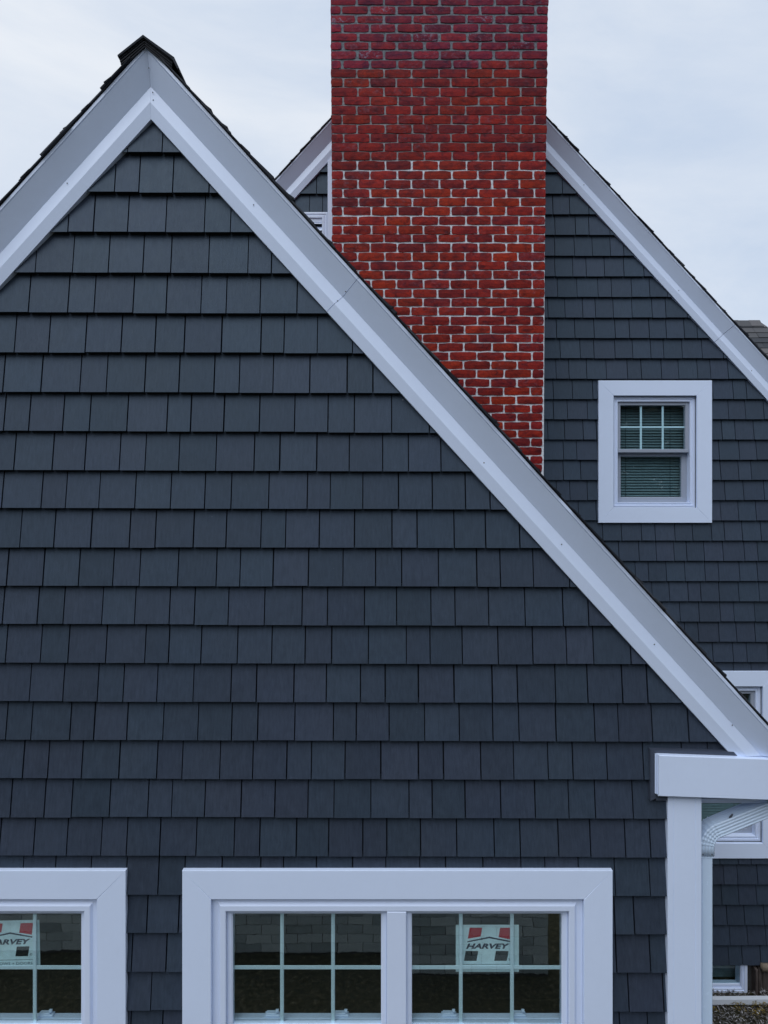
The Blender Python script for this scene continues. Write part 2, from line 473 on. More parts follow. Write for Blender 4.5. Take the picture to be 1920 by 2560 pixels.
# --- shingle rows -------------------------------------------------------------
def shingle(parent, y, rects, planes, zb, zt, stuff=None, gap=0.0):
    """one shingle (possibly cut by a window) as a wedge: butt proud, top tucked in"""
    v, f = [], []
    for (x0, x1, z0, z1) in rects:
        poly = [(x0, z0), (x1, z0), (x1, z1), (x0, z1)]
        for a, b, c in planes: poly = clip(poly, a, b, c)
        if area(poly) < 4e-4: continue
        b0 = len(v); k = len(poly)
        zlow = min(p[1] for p in poly)
        def out(z): return 0.024 + (-0.005 - 0.024) * (z - zb) / (zt - zb)
        v += [(p[0], y - out(p[1]), p[1]) for p in poly] + [(p[0], y + .011, p[1]) for p in poly]
        f.append([b0 + i for i in range(k)])
        for i in range(k):
            j = (i + 1) % k
            if abs(poly[i][1] - zlow) < 1e-6 and abs(poly[j][1] - zlow) < 1e-6 and zlow < zb + .01:
                # butt: only a thin lip, hollow behind like moulded siding
                e = len(v)
                for q in (poly[i], poly[j]): v.append((q[0], y - out(q[1]) + .0035, q[1]))
                for q in (poly[i], poly[j]): v.append((q[0], y - out(q[1] + .05) + .0035, q[1] + .05))
                f += [[b0 + j, b0 + i, e, e + 1], [e + 1, e, e + 2, e + 3]]
                continue
            f.append([b0 + j, b0 + i, b0 + i + k, b0 + j + k])
    if not f: return None
    if stuff is not None: stuff.add(v, f); return None
    return mobj('shingle', v, f, M['siding'], parent)


# joints read off the photograph: bottom edge of the course, then joint positions
S1 = 1.728; S2 = 1.659
def z1(l, r=()): return [a / S1 for a in l] + [800 + a / S2 for a in r]
FR = [
 (381, z1([555, 703])), (481.5, z1([498, 603, 748, 905])), (582, z1([297, 407, 555, 718, 885, 997])),
 (683, z1([157, 317, 471, 620, 740, 903, 1072, 1173])), (783, z1([127, 297, 410, 577, 720, 870, 978, 1125, 1283])),
 (882, z1([67, 213, 372, 525, 672, 797, 958, 1128, 1228, 1371, 1523])),
 (982, z1([17, 181, 349, 462, 627, 775, 926, 1035, 1180, 1338, 1500, 1611])),
 (1079, z1([128, 275, 389, 552, 722, 825, 968, 1122, 1273, 1417, 1531]) + [979, 1073]),
 (1176, z1([64, 230, 369, 519, 629, 774, 934, 1098, 1209, 1369, 1509, 1653]) + [1021, 1102]),
 (1271.5, z1([12, 182, 287, 430, 585, 739, 885, 1000, 1161, 1328, 1427, 1567]) + [996, 1081, 1163]),
 (1368.5, z1([90, 236, 395, 562, 672, 837, 978, 1128, 1234, 1379, 1532], [298, 403, 556, 686, 828])),
 (1465, z1([33, 189, 343, 490, 605, 769, 936, 1037, 1180, 1333, 1482, 1622], [339, 491, 650, 748, 884, 1033])),
 (1560.5, z1([165, 277, 443, 584, 733, 841, 987, 1143, 1305, 1415, 1574], [318, 460, 560, 699, 850, 1007, 1113])),
 (1656.5, z1([29, 178, 297, 460, 628, 730, 870, 1026, 1175, 1318, 1433, 1592], [358, 456, 590, 738, 882, 1022, 1133, 1287])),
 (1753, z1([131, 275, 424, 534, 680, 836, 998, 1108, 1270, 1410, 1557], [270, 408, 556, 714, 819, 976, 1109, 1253, 1357, 1498])),
 (1849, z1([137, 305, 408, 551, 706, 856, 1001, 1114, 1274, 1440, 1539], [287, 434, 577, 717, 824, 978, 1139, 1237, 1376, 1527])),
 (1945, z1([102, 210, 355, 516, 680, 788, 951, 1092, 1239, 1346, 1490, 1645], [408, 512, 667, 803, 945, 1048, 1190, 1340])),
 (2042, z1([49, 194, 312, 475, 641, 743, 885, 1042, 1188, 1331, 1443, 1602], [369, 465, 602, 749, 892, 1031, 1140, 1297])),
 (2138.5, z1([148, 291, 439, 548, 692, 849, 1012, 1122, 1281, 1420, 1567], [277, 417, 567, 722, 830, 988, 1121, 1265, 1369])),
 (2235, z1([97, 237, 392, 545, 685, 797, 958, 1125, 1224, 1366, 1523], [273, 414, 521, 677, 835, 934, 1073, 1223, 1367])),
 (2331.5, [368, 447, 1585]), (2427.5, [330, 416, 1540, 1625]), (2523.5, [378, 1571, 1658]), (2620, [326, 406, 1620]),
]
W_PAT = [.180, .120, .178, .152, .160, .114, .156, .167]

APX = P(377.5, 297.5, -0.029)            # bottom of the frieze boards at the wing's ridge
TR, TL = 1.096, 1.105
# window openings on the front wall (outer casing rectangles)
wx0, wzt = P(455.5, 2176, -0.032); wx1, _ = P(1531.7, 2176, -0.032)
FW = [(wx0, wx1), (wx0 - 2.226, wx1 - 2.226)]
CW = 0.132
WZ0, WZ1 = wzt - 1.36, wzt
XL, XR = -3.60, P(1668, 0, 0)[0]         # wall ends

# backing wall with openings, clipped by the roof
def rplanes(apex, tr, tl, q):
    thr, thl = math.atan(tr), math.atan(tl)
    nr = (math.sin(thr), math.cos(thr)); nl = (-math.sin(thl), math.cos(thl))
    return [(nr[0], nr[1], nr[0] * apex[0] + nr[1] * apex[1] + q), (nl[0], nl[1], nl[0] * apex[0] + nl[1] * apex[1] + q)]


def backing(name, x0, x1, z0, z1, holes, planes, y, th, parent):
    rects = [(x0, x1, z0, z1)]
    for h in holes:
        rects = [q for r in rects for q in rect_minus(r, h)]
    b = MB()
    for r in rects:
        poly = [(r[0], r[2]), (r[1], r[2]), (r[1], r[3]), (r[0], r[3])]
        for a in planes: poly = clip(poly, *a)
        if area(poly) > 1e-4: b.prism_y(poly, y, y + th)
    return b.obj(name, M['backing'], parent)


pl_in = rplanes(APX, TR, TL, 0.05)
holes = [(a + CW - .01, b - CW + .01, WZ0 + CW - .01, WZ1 - CW + .01) for a, b in FW]
XE = 1.80                                # the gable runs on over the eave return
fwall = backing('gable_wall', XL, XR + .12, 0.12, 8, holes, pl_in, 0.012, 0.09, wing)
b = MB(); poly = [(XR + .121, P(0, 1900, 0)[1]), (XE, P(0, 1900, 0)[1]), (XE, 4.4), (XR + .121, 4.4)]
for a in pl_in: poly = clip(poly, *a)
b.prism_y(poly, 0.012, .09); b.obj('eave_end_panel', M['backing'], wing)
shole = [(a + .05, b - .05, WZ0 + .05, WZ1 - .05) for a, b in FW]
stuff = MB()
zprev = P(0, 281, -.012)[1]
rows = FR + [(2620 + 96.5 * k, []) for k in range(1, 13)]
ri = 0
for yb, joints in rows:
    zb0 = P(0, yb, -.018)[1]
    zt0 = zprev + 0.012
    xs = sorted(P(j, 0, -.012)[0] for j in joints)
    below = yb > 2560
    k = ri * 3
    if not xs: xs = [-0.2]
    # carry on past the picture with the same family of widths
    while xs[0] > XL + .2: xs.insert(0, xs[0] - W_PAT[k % 8] - 0.004 * ((k * 7) % 3)); k += 1
    k = ri * 5
    while xs[-1] < XR - .19 and yb > 2300: 
        gapw = xs[-1] + W_PAT[k % 8]; k += 1
        xs.append(gapw)
    xend = XE if 1650 < yb < 1960 else XR + .012
    k = ri * 5
    while xs[-1] < xend - .19 and yb < 2300: xs.append(xs[-1] + W_PAT[k % 8]); k += 1
    # fill wide unlabelled spans
    full = [XL] + [q for q in xs if q < xend - .01] + [xend]
    out = [full[0]]
    for a in full[1:]:
        while a - out[-1] > .225:
            step = W_PAT[k % 8]; k += 1
            if a - out[-1] - step < .08: step = (a - out[-1]) / 2
            out.append(out[-1] + step)
        out.append(a)
    pdz = 0.0
    for pi, (a, b) in enumerate(zip(out[:-1], out[1:])):
        if (pi + ri * 2) % 6 == 0: pdz = rnd.uniform(-.0022, .0022)
        if b - a < .012: continue
        g0 = rnd.uniform(.0020, .0038)
        dz = -0.0028 * (a + 1.0) + rnd.uniform(-.0008, .0008) + pdz
        r = [(a + g0, b - g0, zb0 + dz, zt0 + (-0.0028 * (a + 1.0)))]
        if 1650 < yb < 1960: r = [q for x in r for q in rect_minus(x, (XR + .012, 9, -1, P(0, 1902, 0)[1]))]
        for h in shole: r = [q for x in r for q in rect_minus(x, h)]
        px_r = CX + b / (D - .012) * F
        st = stuff if (px_r < 2 or below and yb > 2640) else None
        shingle(fwall, 0.0, r, pl_in, zb0 + dz, zt0, st)
    zprev = zb0; ri += 1
stuff.obj('shingle_field', M['siding'], fwall, kind='stuff')

# side and rear walls, room
Xc = P(1752, 0, -.02)[0]
b = MB(); b.box(Xc - .09, Xc - .012, 0.092, Y2, 0.0, P(0, 1960, 0)[1]); b.obj('side_wall', M['siding'], wing)
b = MB(); b.box(XL, XL + .09, 0.092, Y2, 0.0, P(0, 1960, 0)[1]); b.obj('side_wall', M['siding'], wing)
b = MB(); b.box(XL + .09, Xc - .09, 0.092, Y2 - .02, 0.9, 0.95); b.obj('room_floor', M['interior'], wing)
b = MB(); b.box(XL + .09, Xc - .09, 1.6, 1.66, 0.951, 3.6); b.obj('room_partition', M['interior'], wing)
b = MB(); b.box(XL + .02, Xc - .02, -.004, 0.0, 0.0, 0.9); b.obj('foundation', M['concrete'], wing)

# rake trim on the wing
zret = P(1840, 1893, -.05)[1]
th = math.atan(TR)
xs_seam = P(817, 778, -.018)[0]; s_seam = (xs_seam - APX[0]) / math.cos(th)
s_end = (P(2040, 0, -.02)[0] - APX[0]) / math.cos(th)
parts = {}
for nme in PROFILE:
    a = rake_piece(nme, APX, TR, 1, 0.0, None, s_seam + .0, wing)
    rake_piece(nme, APX, TR, 1, 0.0, s_seam + .0026, s_end, wing, zcut=zret, grow=.0012)
    rake_piece(nme, APX, TL, -1, 0.0, None, 3.75, wing)
    parts[nme] = a
for px, py in ((382, 231), (383, 250), (168, 458), (634, 512), (836, 758), (844, 752), (1007, 1000), (1210, 1157), (1404, 1361), (1636, 1611), (1831, 1813)):
    nail(px, py, -.0385, parts['frieze_board'])
for px, py in ((372, 170), (864, 729), (882, 706)):
    nail(px, py, -.065, parts['crown_board'])
for a in (1, -1):
    roof = roof_side('roof', APX, TR if a > 0 else TL, a, -.093, Y2 + .6, 3.80 if a < 0 else 4.10, wing, seed=3 if a > 0 else 5)

# ridge vent on the wing
yr = -.105
def PP(l, y): return [P(a, c, y) for a, c in l]
capL = PP([(358, 88), (294, 139), (295.5, 144), (358.5, 94)], yr)
capR = PP([(358.5, 94), (434, 149), (446, 172), (448, 170), (436, 143), (425, 133), (358, 88)], yr)
rc = MB().prism_y(capL, yr - .004, Y2 + .5).prism_y(PP([(358.5, 94), (432, 150), (436, 144), (358, 88)], yr), yr - .004, Y2 + .5)
rc.prism_y(PP([(432, 150), (444, 173), (447, 171), (436, 144)], yr), yr - .004, Y2 + .5)
rc.obj('ridge_cap', M['asphalt'], roof)
rv = MB()
for i in range(7):
    t0 = i / 7.0; t1 = (i + .6) / 7.0
    def lr(p, q, t): return (p[0] + (q[0] - p[0]) * t, p[1] + (q[1] - p[1]) * t)
    # fins run from under the cap to the roof, left and right of the ridge
    for (a, bq, c, d) in (((359, 95), (297, 145), (361, 116), (303, 168)), ((359, 95), (430, 149), (363, 118), (428, 172))):
        rv.prism_y(PP([lr(a, c, t0), lr(bq, d, t0), lr(bq, d, t1), lr(a, c, t1)] if bq[0] < a[0] else [lr(a, c, t1), lr(bq, d, t1), lr(bq, d, t0), lr(a, c, t0)], yr), yr + .004 + .004 * (i % 2), yr + .3)
rv.prism_y(PP([(359, 96), (299, 145), (305, 168), (361, 116)], yr + .02), yr + .012, Y2 + .5)
rv.prism_y(PP([(361, 116), (425, 170), (428, 150), (359, 96)], yr + .02), yr + .012, Y2 + .5)
rv.obj('ridge_vent', M['deck'], roof)

# eave return box, slate channel and corner board
zbt, zbb = P(0, 1888, -.062)[1], P(0, 1991, -.062)[1]
xb0 = P(1647, 0, -.062)[0]; xb1 = 1.97
slope = math.tan(math.radians(2.0))
def sl(x): return -(x - xb0) * slope
b = MB(); poly = [(xb0, zbb), (xb1, zbb + sl(xb1)), (xb1, zbt + sl(xb1)), (xb0, zbt)]
v = []
for y, ins in ((-.062, .003), (-.059, 0), (0.05, 0)):
    v += [(poly[0][0] + ins, y, poly[0][1] + ins), (poly[1][0] - ins, y, poly[1][1] + ins), (poly[2][0] - ins, y, poly[2][1] - ins), (poly[3][0] + ins, y, poly[3][1] - ins)]
f = [[0, 1, 2, 3]]
for k in (0, 4):
    for i in range(4):
        j = (i + 1) % 4; f.append([k + j, k + i, k + i + 4, k + j + 4])
box = mobj('eave_return', v, f, M['trim'], wing)
b = MB(); b.box(xb0 - .0035, xb0 - .0005, -.050, 0.02, zbb + .006, zbt - .001); b.obj('return_end_flange', M['trim'], box)
b = MB(); b.box(xb0 - .008, xb0 - .004, -.040, 0.02, zbb + .004, zbt - .002); b.obj('return_end_flange', M['trim'], box)
c0 = P(1625, 1873, -.028); c1 = P(1639.5, 1887, -.028); cb = P(0, 2001, -.028)[1]
xe = P(1790, 0, -.03)[0]
b = MB()
b.prism_y([(c0[0], cb), (c1[0] - .0005, cb + .012), (c1[0] - .0005, c1[1]), (c0[0], c0[1])], -.034, 0.0)
b.prism_y([(c1[0] - .0004, c1[1] + .0005), (1.66, c1[1] - .012), (1.66, c0[1] - .012), (c0[0] + .0004, c0[1])], -.0342, 0.0)
b.obj('slate_channel', M['channel'], wing)
b = MB(); b.box(c1[0], P(1668, 0, -.02)[0], -.030, 0.0, cb, zbb - .002); b.obj('slate_channel', M['channel'], wing)
xa, xbn = P(1667.5, 0, -.024)[0], P(1752, 0, -.024)[0]
# corner board: a three-sided post with shallow grooves
g1, g2 = P(1682, 0, -.024)[0], P(1736.5, 0, -.024)[0]
sec = [(xa, 0.0), (xa, -.031), (xa + .002, -.033), (g1 - .0016, -.033), (g1, -.0312), (g1 + .0016, -.033), (g2 - .0016, -.033), (g2, -.0312), (g2 + .0016, -.033),
       (xbn - .002, -.033), (xbn, -.031), (xbn, .11), (xbn - .02, .11), (xbn - .02, 0.0)]
v = [(x, y, 0.35) for x, y in sec] + [(x, y, zbb - .004) for x, y in sec]
k = len(sec); f = [[i, (i + 1) % k, (i + 1) % k + k, i + k] for i in range(k)] + [list(range(k, 2 * k))]
mobj('corner_board', v, f, M['casing'], wing)
b = MB(); b.box(xbn + .003, xb1, .06, Y2, zbb - .08, zbb - .06); b.obj('eave_soffit', M['trim'], wing)

# gutter along the eave and the downspout with its elbow
b = MB(); x0, x1, zt = 1.845, 1.955, zbt - .03
b.add([(x0, 0.056, zt), (x0, 0.056, zt - .10), (x1 - .03, 0.056, zt - .10), (x1, 0.056, zt - .03), (x1, 0.056, zt),
       (x0, Y2, zt), (x0, Y2, zt - .10), (x1 - .03, Y2, zt - .10), (x1, Y2, zt - .03), (x1, Y2, zt)],
      [[0, 5, 6, 1], [1, 6, 7, 2], [2, 7, 8, 3], [3, 8, 9, 4], [0, 1, 2, 3, 4], [9, 8, 7, 6, 5]])
b.obj('gutter', M['gutter'], wing)


def flute(hx, hy, nfx, nfy, amp):
    """closed section (u across, w front-back), fluted sides, rounded corners"""
    pts = []
    def side(p, q, nf):
        L_ = math.hypot(q[0] - p[0], q[1] - p[1]); d = ((q[0] - p[0]) / L_, (q[1] - p[1]) / L_); nn = (d[1], -d[0])
        m_ = nf * 4
        for i in range(m_ + 1):
            t = 0.10 + 0.80 * i / m_
            a = amp * (0.5 - 0.5 * math.cos(2 * math.pi * nf * i / m_)) if nf > 1 else 0
            pts.append((p[0] + d[0] * L_ * t - nn[0] * a, p[1] + d[1] * L_ * t - nn[1] * a))
    c = [(-hx, -hy), (hx, -hy), (hx, hy), (-hx, hy)]
    for i in range(4): side(c[i], c[(i + 1) % 4], nfx if i % 2 == 0 else nfy)
    return pts


def sweep(name, path, sec, m, parent, scalef=None, smooth=True):
    """sweep section along a path lying in an xz plane"""
    v, f = [], []; k = len(sec)
    for i, (x, y, z) in enumerate(path):
        a = path[max(i - 1, 0)]; c = path[min(i + 1, len(path) - 1)]
        tx, tz = c[0] - a[0], c[2] - a[2]; l = math.hypot(tx, tz); tx /= l; tz /= l
        # u axis is perpendicular to the path in the xz plane
        ux, uz = tz, -tx
        s = scalef(i) if scalef else 1.0
        for (u, w) in sec: v.append((x + ux * u * s, y + w * s, z + uz * u * s))
    for i in range(len(path) - 1):
        for j in range(k):
            q = (j + 1) % k; f.append([i * k + j, i * k + q, (i + 1) * k + q, (i + 1) * k + j])
    f.append(list(range(k))[::-1]); f.append([(len(path) - 1) * k + j for j in range(k)])
    return mobj(name, v, f, m, parent, smooth=smooth)


yd = 0.075
xd = (P(1753.5, 0, yd - .04)[0] + P(1783, 0, yd - .04)[0]) / 2 + .001
hx = .0285; hy = .038
zb = P(0, 2122, yd - .04)[1]
sweep('downspout', [(xd, yd, 0.3), (xd, yd, 1.2), (xd, yd, zb)], flute(hx * .98, hy * .98, 1, 1, 0), M['gutter'], wing, smooth=False)
# elbow: crimped arc, then a straight fluted run up to the gutter
ang = math.radians(68); R_ = .085
path = [(xd, yd, zb - .035), (xd, yd, zb + .006)]
nA = 24
for i in range(1, nA + 1):
    a = ang * i / nA
    path.append((xd + R_ * (1 - math.cos(a)), yd, zb + .006 + R_ * math.sin(a)))
nc = len(path)
dx, dz = math.sin(ang), math.cos(ang)
for s in (.02, .1, .2, .27): path.append((path[nc - 1][0] + dx * s, yd, path[nc - 1][2] + dz * s))
path += [(1.86, yd, path[-1][2] + .05), (1.895, yd, zt - .098)]
def crimp(i):
    if i < 2: return 1.0
    if i < nc: return 1.03 + (.05 if i % 4 == 0 else -.03)
    return 1.03
el = sweep('downspout_elbow', path, flute(hx * 1.22, hy * 1.15, 4, 5, .0042), M['gutter'], wing, crimp)
b = MB(); b.box(xd - .0285, xd + .0285, yd - .0393, yd + .0393, zb - .044, zb - .036); b.obj('elbow_collar', M['gutter'], wing)
b = MB()
for sx in (-1, 1): b.cbox(xd + sx * .021 - .003, xd + sx * .021 + .003, yd - .0415, yd - .036, zb - .030, zb - .024, .001)
b.obj('elbow_screws', M['nail'], el)
sx_, sz_ = P(1827, 2040, yd - .04)
b = MB(); b.prism_y([(sx_ - .008, sz_ - .008), (sx_ + .004, sz_ + .006), (sx_ + .009, sz_ + .010), (sx_ + .003, sz_ - .002)], yd - .046, yd - .035)
b.obj('elbow_screw', M['nail'], el)


# ------------------------------------------------------------------ windows
def ring(mb, rect, prof):
    """rectangular ring: prof = [(inset, y)...] swept round the rectangle, mitred"""
    x0, x1, z0, z1 = rect; b0 = len(mb.v); k = len(prof)
    v = []
    for ins, y in prof:
        v += [(x0 + ins, y, z0 + ins), (x1 - ins, y, z0 + ins), (x1 - ins, y, z1 - ins), (x0 + ins, y, z1 - ins)]
    f = []
    for i in range(k - 1):
        for c in range(4):
            d = (c + 1) % 4
            f.append([4 * i + c, 4 * i + d, 4 * i + 4 + d, 4 * i + 4 + c])
    mb.add(v, f); return mb


def casing(parent, rect, w, y, outp, m):
    x0, x1, z0, z1 = rect; e = .00035
    polys = [[(x0, z1), (x0 + w, z1 - w), (x1 - w, z1 - w), (x1, z1)], [(x0, z0), (x1, z0), (x1 - w, z0 + w), (x0 + w, z0 + w)],
             [(x0, z0), (x0 + w, z0 + w), (x0 + w, z1 - w), (x0, z1)], [(x1, z0), (x1, z1), (x1 - w, z1 - w), (x1 - w, z0 + w)]]
    for p in polys:
        cx = sum(q[0] for q in p) / 4; cz = sum(q[1] for q in p) / 4
        n_ = len(p)
        def ins(q, d): return (q[0] + math.copysign(min(d, abs(cx - q[0])), cx - q[0]), q[1] + math.copysign(min(d, abs(cz - q[1])), cz - q[1]))
        a = [ins(q, e) for q in p]; fr = [ins(q, e + .0012) for q in p]
        v = [(q[0], outp, q[1]) for q in fr] + [(q[0], outp + .0014, q[1]) for q in a] + [(q[0], y, q[1]) for q in a]
        f = [[0, 1, 2, 3]]
        for l in (0, 4):
            for i in range(4):
                j = (i + 1) % 4; f.append([l + j, l + i, l + i + 4, l + j + 4])
        mobj('casing_board', v, f, m, parent)


def pane(parent, x0, x1, z0, z1, y, m, tilt=0.0, yaw=0.0):
    a = math.tan(tilt) * (z1 - z0) / 2; c = math.tan(yaw) * (x1 - x0) / 2
    v = [(x0, y + a - c, z0), (x1, y + a + c, z0), (x1, y - a + c, z1), (x0, y - a - c, z1)]
    v += [(q[0], q[1] + .003, q[2]) for q in v]
    return mobj('pane', v, [[0, 1, 2, 3], [7, 6, 5, 4], [1, 0, 4, 5], [2, 1, 5, 6], [3, 2, 6, 7], [0, 3, 7, 4]], m, parent)


FRAMEP = [(0.0, .0117), (0.0, -.008), (.026, -.008), (.028, -.009), (.037, -.019), (.040, -.020), (.060, -.020), (.064, -.018), (.064, .075)]


def front_window(x0, x1, z0, z1, tilts):
    rect = (x0 + CW, x1 - CW, z0 + CW, z1 - CW)
    mb = ring(MB(), rect, FRAMEP)
    xm0, xm1 = P(967, 0, -.02)[0] + (x0 - FW[0][0]), P(1016, 0, -.02)[0] + (x0 - FW[0][0])
    mb.cbox(xm0, xm1, -.0195, .075, rect[2] + .0645, rect[3] - .0645, .003)
    win = mb.obj('window', M['vinyl'], wing)
    casing(win, (x0, x1, z0, z1), CW, -.008, -.034, M['casing'])
    dx = x0 - FW[0][0]
    zi0, zi1 = rect[2] + .064, rect[3] - .064
    zmeet = P(0, 2545, .055)[1]
    for u, (a, c, mx_) in enumerate(((rect[0] + .064, xm0, (705, 832.6)), (xm1, rect[1] - .064, (1152, 1280)))):
        sw = .026
        up = ring(MB(), (a + .0006, c - .0006, zmeet - .030, zi1 - .0006), [(0, .05), (0, .006), (.004, .004), (.020, .006), (sw, .012), (sw, .05)]).obj('upper_sash', M['vinyl'], win)
        lo = ring(MB(), (a + .001, c - .001, zi0, zmeet), [(0, .088), (0, .056), (.004, .054), (.028, .056), (.034, .062), (.034, .088)]).obj('lower_sash', M['vinyl'], win)
        gx0, gx1, gz0, gz1 = a + sw, c - sw, zmeet - .030 + sw, zi1 - sw
        pane(up, gx0 - .004, gx1 + .004, gz0 - .004, gz1 + .004, .022, M['glass'], *tilts[u])
        pane(lo, a + .033, c - .033, zi0 + .033, zmeet - .033, .070, M['glass'])
        for px in mx_:
            xm = P(px, 0, .034)[0] + dx
            MB().cbox(xm - .0088, xm + .0088, .031, .037, gz0 - .004, gz1 + .004, .0025).obj('muntin', M['muntin'], up)
        zm = P(0, 2418.5, .034)[1]
        MB().cbox(gx0 - .004, gx1 + .004, .0322, .0358, zm - .0088, zm + .0088, .0012).obj('muntin', M['muntin'], up)
        for fr in (.27, .74):
            xl = gx0 + (gx1 - gx0) * fr - .01
            lk = MB().cbox(xl - .035, xl + .035, .058, .086, zmeet + .0003, zmeet + .010, .004).cbox(xl - .028, xl + .02, .060, .084, zmeet + .0103, zmeet + .016, .004)
            lk.cbox(xl + .015, xl + .029, .062, .074, zmeet + .0165, zmeet + .030, .004)
            lk.obj('sash_lock', M['vinyl'], lo)
    return win


W1 = front_window(FW[0][0], FW[0][1], WZ0, WZ1, ((math.radians(.9), math.radians(.2)), (math.radians(-.3), math.radians(-.3))))
W2 = front_window(FW[1][0], FW[1][1], WZ0, WZ1, ((0, 0), (math.radians(1.0), 0)))


def text_mesh(body, size_x, height, shear, bold):
    c = bpy.data.curves.new('lettering', 'FONT'); c.body = body; c.size = 1.0; c.shear = shear; c.offset = bold; c.resolution_u = 2
    o = bpy.data.objects.new('lettering', c); COL.objects.link(o)
    bpy.context.view_layer.update()
    me = bpy.data.meshes.new_from_object(o.evaluated_get(bpy.context.evaluated_depsgraph_get()))
    bpy.data.objects.remove(o, do_unlink=True)
    vs_ = [tuple(v.co) for v in me.vertices]; fs = [list(p.vertices) for p in me.polygons]
    bpy.data.meshes.remove(me)
    x0 = min(v[0] for v in vs_); x1 = max(v[0] for v in vs_); y0 = min(v[1] for v in vs_); y1 = max(v[1] for v in vs_)
    return [((v[0] - x0) / (x1 - x0) * size_x, (v[1] - y0) / (y1 - y0) * height) for v in vs_], fs


def sticker(px, py, rot, label, y=.048):
    """px,py: top-left pixel of the sheet"""
    sc = (y + D) / F / 5.184
    x0, zt = P(px, py, y)
    ca, sa = math.cos(rot), math.sin(rot)
    def T(u, w):
        u = (u - 152) * sc; w = -(w - 218) * sc
        return (x0 + u * ca - w * sa, zt + u * sa + w * ca)
    def flat(name, polys, m, yy, par):
        v, f = [], []
        for p in polys:
            b0 = len(v); v += [(*[T(*q)[0]], yy, T(*q)[1]) for q in p]; f.append([b0 + i for i in range(len(p))])
        f = [q if sum((v[q[i]][0] * v[q[(i + 1) % len(q)]][2] - v[q[(i + 1) % len(q)]][0] * v[q[i]][2]) for i in range(len(q))) > 0 else q[::-1] for q in f]
        return mobj(name, v, f, m, par)
    # sheet bows a little
    nx = 12; v = []; f = []
    for i in range(nx + 1):
        u = 152 + (970 - 152) * i / nx
        for w in (218, 523, 828):
            x, z = T(u, w); v.append((x, y + .0015 * math.sin(i * 1.1), z))
    sheet = empty('window_sticker', (T(561, 828)[0], y, T(561, 828)[1]))
    tag(sheet, label, 'sticker', 'stickers behind the window glass')
    b = MB(); p = [T(152, 828), T(970, 828), T(970, 218), T(152, 218)]; b.prism_y(p, y, y + .0008); b.obj('paper_sheet', M['paper'], sheet)
    yy = y - .0006
    for p in ([(332, 255), (495, 255), (475, 368), (308, 397)], [(727, 255), (890, 255), (868, 408), (707, 377)]): flat('red_bar', [p], M['red'], yy, sheet)
    for p in ([(280, 557), (443, 557), (420, 684), (258, 684)], [(672, 557), (836, 557), (813, 684), (650, 684)]): flat('black_bar', [p], M['black'], yy, sheet)
    flat('roof_line', [[(300, 446), (588, 391), (588, 371), (303, 429)], [(588, 391), (872, 446), (876, 429), (588, 371)]], M['navy'], yy, sheet)
    flat('rule_line', [[(240, 731), (880, 731), (880, 726), (240, 726)]], M['navy'], yy, sheet)
    def letters(body, u0, w0, wid, hei, shear, bold, m, name):
        vs_, fs = text_mesh(body, wid, hei, shear, bold)
        v = []
        for a, c in vs_:
            x, z = T(u0 + a, w0 - c); v.append((x, yy, z))
        mobj(name, v, fs, m, sheet)
    letters('HARVEY', 285, 529, 568, 70, .28, .04, M['navy'], 'lettering')
    letters('WINDOWS + DOORS', 262, 792, 610, 34, 0, .0, M['navy'], 'lettering')
    letters('R', 845, 674, 14, 18, 0, .0, M['navy'], 'lettering')
    b = []; nn = 16
    for i in range(nn):
        a0, a1 = 2 * math.pi * i / nn, 2 * math.pi * (i + 1) / nn
        b.append([(852 + 17 * math.cos(a0), 665 + 17 * math.sin(a0)), (852 + 17 * math.cos(a1), 665 + 17 * math.sin(a1)), (852 + 14 * math.cos(a1), 665 + 14 * math.sin(a1)), (852 + 14 * math.cos(a0), 665 + 14 * math.sin(a0))])
    flat('registered_ring', b, M['navy'], yy, sheet)
    return sheet


sticker(1139.4, 2312, 0.0, 'white sticker with red and black bars in the window beside the corner board')
sticker(-59.5, 2303, math.radians(1.2), 'white sticker with red and black bars in the window farther from the corner board')

# ------------------------------------------------------------------ main house
AP2 = P(1097, 101, Y2 - .029); T2 = 1.094
pl2 = rplanes(AP2, T2, T2, 0.05)
def PX(px, y): return P(px, 0, y)[0]
def PZ(py, y): return P(0, py, y)[1]
yc = Y2 - .030
UW = (PX(1496, yc), PX(1780, yc), PZ(1307, yc), PZ(951, yc)); CW2 = .132
LW = (PX(1655, yc), PX(1945, yc), PZ(2146, yc), PZ(1678, yc))
VN = (PX(716, yc), PX(818.8, yc), PZ(640, yc), PZ(530, yc))
BW = (PX(1700, Y2), PX(1868, Y2), PZ(2484, Y2), PZ(2395, Y2))
def inn(r, m): return (r[0] + m, r[1] - m, r[2] + m, r[3] - m)
holes2 = [inn(UW, CW2 - .01), inn(LW, CW2 - .01), BW]
zsb = PZ(2412.5, Y2 - .018)
rwall = backing('gable_wall', -4.4, 5.3, zsb - .02, 10, holes2[:2], pl2, Y2 + .012, .1, house)
REAR = [379, 430.5, 484.3, 535.9, 587.4, 639.8, 691, 742.5, 794, 845.3, 895.7, 947]
REAR += [947 + (2412.5 - 947) / 29 * k for k in range(1, 30)]
sh2 = [inn(UW, .06), inn(LW, .06), inn(VN, .004)]
CHX = (P(829, 0, 2.222)[0], P(1356, 0, 2.222)[0])
stuff2 = MB(); zprev = P(0, 330, Y2 - .012)[1]
